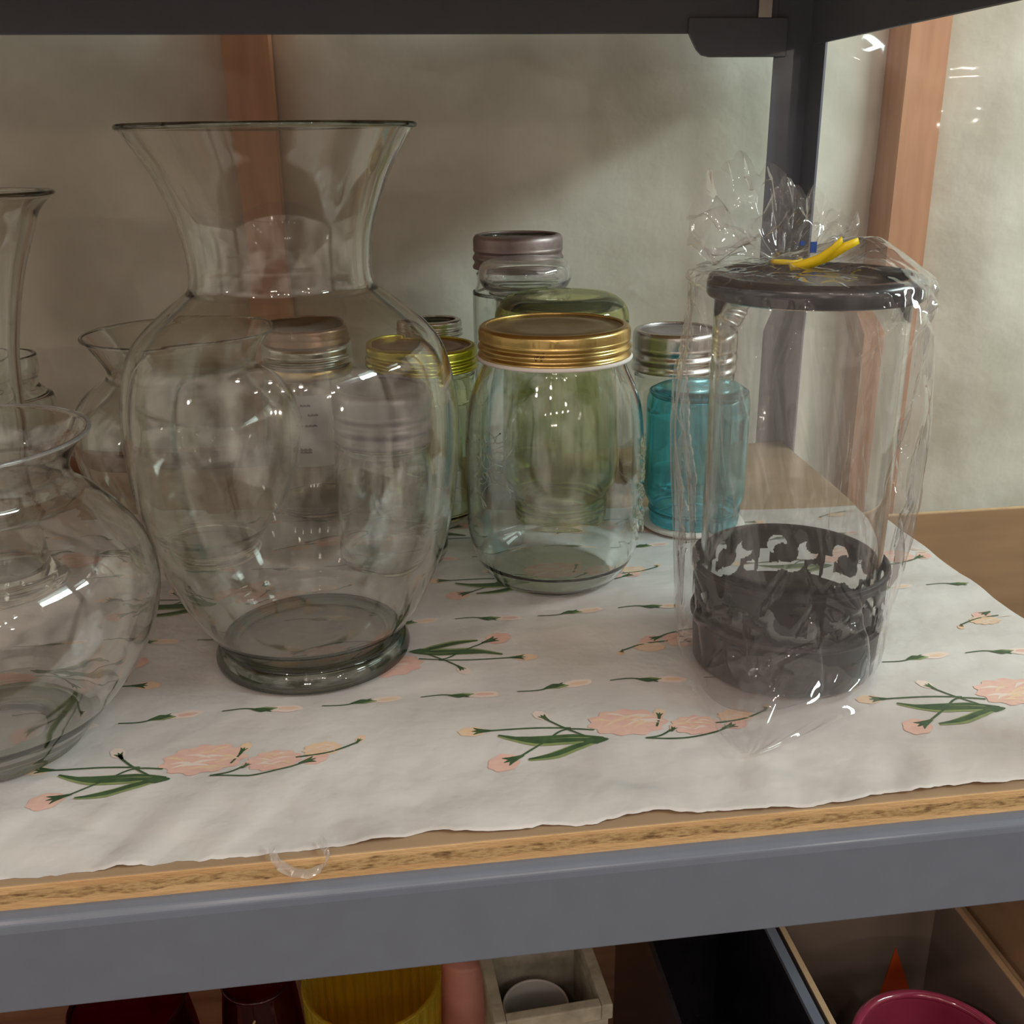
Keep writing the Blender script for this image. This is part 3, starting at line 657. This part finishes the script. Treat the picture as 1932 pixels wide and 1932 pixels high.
# the plastic bag
def bag_mesh():
    mb = MB(); nu = 420; rings = []; rnd = random.Random(12)
    prof = [(.030, .0016), (.046, .0018), (.0535, .004), (.0565, .012), (.0585, .025), (.0600, .045), (.0615, .070), (.0630, .10), (.0640, .13), (.0640, .155), (.0630, .175), (.0615, .190), (.0600, .200), (.0570, .2072), (.0520, .2100), (.040, .2112), (.028, .2118), (.016, .2130), (.009, .2145), (.0060, .2165)]
    pr = []
    for i in range(len(prof)-1):
        st = 12 if 3 < i < 12 else 6
        for k in range(st):
            t = k/st; pr.append((prof[i][0]*(1-t)+prof[i+1][0]*t, prof[i][1]*(1-t)+prof[i+1][1]*t))
    pr.append(prof[-1])
    creases = []
    for _ in range(70):
        th = rnd.uniform(-PI, PI); z0 = rnd.uniform(.01, .20); L = rnd.uniform(.02, .09); an = rnd.choice([rnd.gauss(PI/2, .28), rnd.gauss(PI/2, .3), rnd.uniform(0, PI)])
        creases.append((th, z0, math.cos(an)*L, math.sin(an)*L, rnd.uniform(.0012, .0042), rnd.choice([-1, -1, 1]), rnd.uniform(.0022, .0055)))
    vs = []; fs = []
    def fold(t, z):
        c, s = math.cos(t), math.sin(t)
        f = abs(noise.noise(Vector((c*2.6+z*9, s*2.6-z*6, 3))))
        h = noise.noise(Vector((c*1.6, s*1.6, z*9+3)))
        d = -.0060*(1-min(1, f*3.4))**2+.0036*h
        for th, z0, dx, dz, am, sg, wd in creases:
            px = math.atan2(math.sin(t-th), math.cos(t-th))*.062; pz = z-z0
            if abs(px) > .1: continue
            L2 = dx*dx+dz*dz; q = max(0, min(1, (px*dx+pz*dz)/L2)); ex, ez = px-q*dx, pz-q*dz; e = math.hypot(ex, ez)
            if e < wd: d += sg*am*(1-e/wd)*math.sin(PI*max(.03, min(.97, q)))**.5
        return d
    for r, z in pr:
        ox = -.0115*max(0, min(1, (z-.205)/.010)); amp = 1 if z < .2 else max(.25, 1-(z-.2)*38); ring = []
        for k in range(nu):
            t = 2*PI*k/nu
            R_ = r+fold(t, z)*amp*min(1, r/.05)
            if z < .2085: R_ = max(R_, min(r, (.0572 if z > .184 else (.0552 if z < .064 else .0500))))
            if r > .05 and z < .03:
                th = math.atan2(-.80, -.60); dth = math.atan2(math.sin(t-th), math.cos(t-th))
                R_ += .028*math.exp(-(dth/.42)**2)*max(0, 1-z/.03)**2
            pf = .013*max(0, math.cos(t-.1))**1.5*math.exp(-((R_-.040)/.015)**2) if z > .2 else 0
            ring.append(len(vs)); vs.append((ox+R_*math.cos(t), R_*math.sin(t), z+pf+.0010*noise.noise(Vector((math.cos(t)*5, math.sin(t)*5, z*40)))*(0 if z < .01 or z > .203 else 1)+(.0022*abs(noise.noise(Vector((R_*90*math.cos(t), R_*90*math.sin(t), 6)))) if z > .2085 else 0)))
        rings.append(ring)
    # crumpled gather above the tie: a wide lobe to the left, a shorter one to the right
    nr = 34; key = [(-180, .052, .012), (-150, .045, .010), (-110, .038, .040), (-80, .026, .034), (-40, .034, .022), (0, .037, .016), (40, .036, .030), (80, .030, .040), (120, .040, .050), (150, .048, .036), (180, .052, .012)]
    def kv(deg):
        for a, b_ in zip(key, key[1:]):
            if a[0] <= deg <= b_[0]:
                u = (deg-a[0])/(b_[0]-a[0]); return a[1]*(1-u)+b_[1]*u, a[2]*(1-u)+b_[2]*u
        return key[0][1:]
    for q in range(1, nr+1):
        u = q/nr; ring = []
        for k in range(nu):
            t = 2*PI*k/nu; c, s = math.cos(t), math.sin(t); deg = math.degrees(math.atan2(s, c)); L, up = kv(deg)
            L *= 1+.12*noise.noise(Vector((c*4, s*4, 11)))
            cr_ = abs(noise.noise(Vector((c*2.0, s*2.0, 50+u*1.4))))+.30*abs(noise.noise(Vector((c*5, s*5, 70+u*2.4))))
            rad = .0060*(1-u)+L*u**.85
            zz = .2165+up*(u**.9)+(.024*cr_-.010)*min(1, u*1.6)+.004*math.sin(7*t)*u*(1-u)
            yy = rad*s*.62+.010*u*noise.noise(Vector((c*5, s*5, 90+u*3)))
            ring.append(len(vs)); vs.append((-.0115+rad*c*(1-.12*cr_), yy, zz))
        rings.append(ring)
    base = len(vs); vs.append((0, 0, .0014))
    for k in range(nu): fs.append((base, rings[0][(k+1) % nu], rings[0][k]))
    for a, b_ in zip(rings, rings[1:]):
        for k in range(nu): fs.append((a[k], a[(k+1) % nu], b_[(k+1) % nu], b_[k]))
    mb.add(vs, fs, 'bag')
    # flattened bottom corner of the bag lying on the liner
    vs = []; fs = []; nn, mm = 44, 40
    for j in range(nn+1):
        v = j/nn; wd = .046*(1-v)**.8+.004
        for i in range(mm+1):
            u = i/mm*2-1
            bx_ = -.016-.034*v; by_ = -.046-.050*v
            pl_ = abs(noise.noise(Vector((u*4.5, v*1.2, 2))))
            vs.append((bx_+u*wd*.95, by_-u*wd*.30, .0028+.022*(1-v)**2*(1-u*u)+.007*pl_*(1-.6*v)))
    for j in range(nn):
        for i in range(mm): a = j*(mm+1)+i; fs.append((a, a+1, a+mm+2, a+mm+1))
    mb.add(vs, fs, 'bag'); return mb
bag = thing('plastic_bag', (LX-.0030, LY, 0), 'crinkled clear plastic bag gathered at the top around the lantern', 'bag')
bag_mesh().build('bag_film', bag, recalc=False)
mb = MB()
mb.tube([(-.0115+.0068*math.cos(t), .0068*math.sin(t), .2135+.0003*t) for t in [i*.3 for i in range(22)]], .0011, 'yellow', 6)
def strap(pts, w, th):
    P_ = [Vector(p) for p in pts]; vs = []; fs = []
    for i, p in enumerate(P_):
        ww = w*(.55+.45*math.sin(PI*min(1, (i+.6)/(len(P_)-.4))))
        vs += [p+Vector((0, 0, ww))+Vector((-ww*.35, 0, 0)), p-Vector((0, 0, ww))+Vector((ww*.35, 0, 0)), p-Vector((0, 0, ww))+Vector((ww*.35, th, 0)), p+Vector((0, 0, ww))+Vector((-ww*.35, th, 0))]
    for i in range(len(P_)-1):
        for k in range(4): fs.append((4*i+k, 4*i+(k+1) % 4, 4*i+4+(k+1) % 4, 4*i+4+k))
    fs += [(0, 1, 2, 3), tuple(range(4*len(P_)-1, 4*len(P_)-5, -1))]; mb.add(vs, fs, 'yellow')
strap([(-.014, -.011, .2130), (-.008, -.013, .2145), (-.003, -.019, .2175), (.001, -.023, .2220), (.004, -.026, .2270)], .0021, .0008)
strap([(-.011, -.012, .2135), (-.004, -.014, .2155), (.001, -.020, .2190), (.006, -.024, .2230), (.0115, -.027, .2262)], .0024, .0008)
tt = mb.build('twist_tie', bag); tag(tt, 'bright yellow twist tie')
mb = MB(); mb.box(-.0062, -.0032, -.0150, -.0143, .2200, .2250, 'bluep'); mb.box(-.0115, -.0092, -.0150, -.0143, .2235, .2255, 'bluep'); tag(mb.build('printed_mark', bag), 'small dark blue print on the film')

# ================================================================ BESIDE AND BELOW THE SHELF
def carton(name, x0, x1, y0, y1, z0, z1, label, outm, inm, group=None, th=.004):
    t = thing(name, ((x0+x1)/2, (y0+y1)/2, z0), label, 'cardboard box', group); a, b_ = (x1-x0)/2, (y1-y0)/2; h = z1-z0
    for nm, bx in (('side_panel', (-a, -a+th, -b_, b_)), ('side_panel', (a-th, a, -b_, b_)), ('end_panel', (-a+th, a-th, -b_, -b_+th)), ('end_panel', (-a+th, a-th, b_-th, b_))):
        mb = MB(); mb.box(*bx, 0, h-.001, outm); mb.box(*bx, h-.001, h, 'card_edge'); mb.build(nm, t)
    mb = MB(); mb.box(-a+th, a-th, -b_+th, b_-th, 0, .004, inm); mb.build('bottom_panel', t); return t
carton('cardboard_box', .400, .80, .46, .775, -.2580, -.034, 'tan open cardboard box standing right of the shelf, against the wall side', 'card', 'card_in')
c2 = carton('cardboard_box', .256, .392, .385, .575, LZ, -.252, 'grey-brown open carton with orange mark on the lower shelf', 'card_grey', 'card_grey')
mb = MB(); mb.prism([(.026, .088), (.058, .088), (.036, .146)], 1, .0902, .0908, 'orange'); tag(mb.build('printed_triangle', c2), 'orange triangular print'); 
carton('cardboard_box', .3965, .60, .42, .80, LZ, -.2585, 'orange-brown cardboard box at the right end of the lower shelf', 'card', 'card_in')

bk = thing('black_bin', (.205, .52, LZ), 'narrow black open bin on the lower shelf beside the carton', 'bin')
for nm, bx, m_ in (('side_panel', (-.044, -.0405, -.12, .12, 0, .198), 'black'), ('side_panel', (.0405, .044, -.12, .12, 0, .198), 'black'), ('end_panel', (-.0405, .0405, -.12, -.1165, 0, .198), 'black'), ('end_panel', (-.0405, .0405, .1165, .12, 0, .198), 'black'), ('bottom_panel', (-.0405, .0405, -.1165, .1165, 0, .004), 'black'), ('rim_strip', (.0395, .046, -.12, .12, .1985, .202), 'steel')):
    mb = MB(); mb.box(*bx, m_); mb.build(nm, bk)

pl = thing('square_planter', (.084, .533, LZ), 'square weathered stone planter on the lower shelf holding a white cup', 'planter', rz=.06)
mb = MB()
def ring_box(mb, a, t_, z0, z1, m):
    for bx in ((-a, -a+t_, -a, a), (a-t_, a, -a, a), (-a+t_, a-t_, -a, -a+t_), (-a+t_, a-t_, a-t_, a)): mb.box(*bx, z0, z1, m)
ring_box(mb, .036, .006, 0, .188, 'stone'); mb.box(-.030, .030, -.030, .030, 0, .01, 'stone'); mb.build('planter_body', pl)
mb = MB(); ring_box(mb, .0385, .0075, .188, .200, 'stone'); o_ = mb.build('planter_rim', pl); b = o_.modifiers.new('soft', 'BEVEL'); b.width = .001; b.segments = 2
cup = MB(); lathe(cup, shell([(.016, 0), (.019, .003), (.021, .03), (.0225, .165)], .0018, .08, 0), 'porcelain', 64)
tag(cup.build('porcelain_cup', loc=(.079, .527, LZ+.0105)), 'white porcelain cup standing inside the square planter', 'cup')

am = thing('ribbed_glass_vase', (-.029, .545, LZ), 'yellow ribbed glass vase on the lower shelf', 'vase')
mb = MB(); lathe(mb, shell([(.034, 0), (.038, .004), (.040, .04), (.043, .12), (.0455, .196)], .0025, .01, 0, per=3), 'amber', 200, rf=lambda a, z: 1+.022*math.sin(34*a)); mb.build('vase_body', am)
mb = MB(); lathe(mb, [(.0450+.0016*math.cos(a), .1975+.0014*math.sin(a)) for a in [2*PI*k/8 for k in range(8)]], 'amber', 96, close=True); mb.build('rim', am)
cg = thing('glass_bowl', (-.008, .447, LZ), 'clear glass goblet in front of the yellow ribbed vase', 'glass')
mb = MB(); lathe(mb, shell([(.026, 0), (.027, .003), (.008, .010), (.006, .08), (.012, .11), (.026, .14), (.033, .165), (.034, .18)], .0014, .115, 0), 'knob', 80); mb.build('bowl_body', cg)
for (x, y, r, h, lb) in ((-.106, .562, .029, .192, 'ruby glass vase beside the yellow ribbed vase on the lower shelf'), (-.190, .555, .046, .188, 'wide dark ruby vase at the left of the lower shelf')):
    rv = thing('ruby_vase', (x, y, LZ), lb, 'vase', 'dark red vases on the lower shelf')
    mb = MB(); lathe(mb, shell([(r*.55, 0), (r*.6, .004), (r*.8, .04), (r, .10), (r*.93, h*.8), (r*.8, h)], .002, .01, 0), 'ruby', 80); mb.build('vase_body', rv)
    mb = MB(); lathe(mb, [(r*.8+.0013*math.cos(a), h+.0013*math.sin(a)) for a in [2*PI*k/8 for k in range(8)]], 'ruby', 80, close=True); mb.build('rim', rv)
mb = MB(); lathe(mb, shell([(.018, 0), (.020, .004), (.0225, .10), (.024, .185)], .002, .01, 0), 'greycer', 64)
tag(mb.build('ceramic_cup', loc=(-.245, .50, LZ)), 'dark grey ceramic cup at the left end of the lower shelf', 'cup')
mb = MB(); lathe(mb, [(0, 0), (.019, 0), (.0195, .002), (.0195, .183), (.018, .186), (0, .186)], 'pink', 64)
pc = mb.build('pillar_candle', loc=(.036, .573, LZ)); tag(pc, 'pink pillar candle between the yellow vase and the stone planter', 'candle')
tw = MB()
tw.tube([(-.110, .47, LZ+.004), (-.120, .475, LZ+.09), (-.121, .480, LZ+.16), (-.108, .49, LZ+.202), (-.098, .495, LZ+.222)], [.0015, .0013, .0012, .001, .0007], 'twig', 6)
tw.tube([(-.121, .480, LZ+.16), (-.128, .478, LZ+.185), (-.140, .474, LZ+.200)], [.001, .0008, .0005], 'twig', 6)
tag(tw.build('dry_twig'), 'thin forked dry twig standing on the lower shelf', 'twig')
cb = thing('crimson_pot', (.3185, .4445, LZ+.004), 'glossy crimson glazed pot on the lower shelf inside the grey-brown carton', 'pot')
mb = MB(); lathe(mb, shell([(.034, 0), (.037, .004), (.042, .05), (.048, .12), (.0505, .16), (.0510, .178)], .005, .012, 0), 'crimson', 96); mb.build('pot_body', cb)
mb = MB(); lathe(mb, [(.0488+.0032*math.cos(a), .1795+.0028*math.sin(a)) for a in [2*PI*k/12 for k in range(12)]], 'crimson', 96, close=True); mb.build('rim', cb)
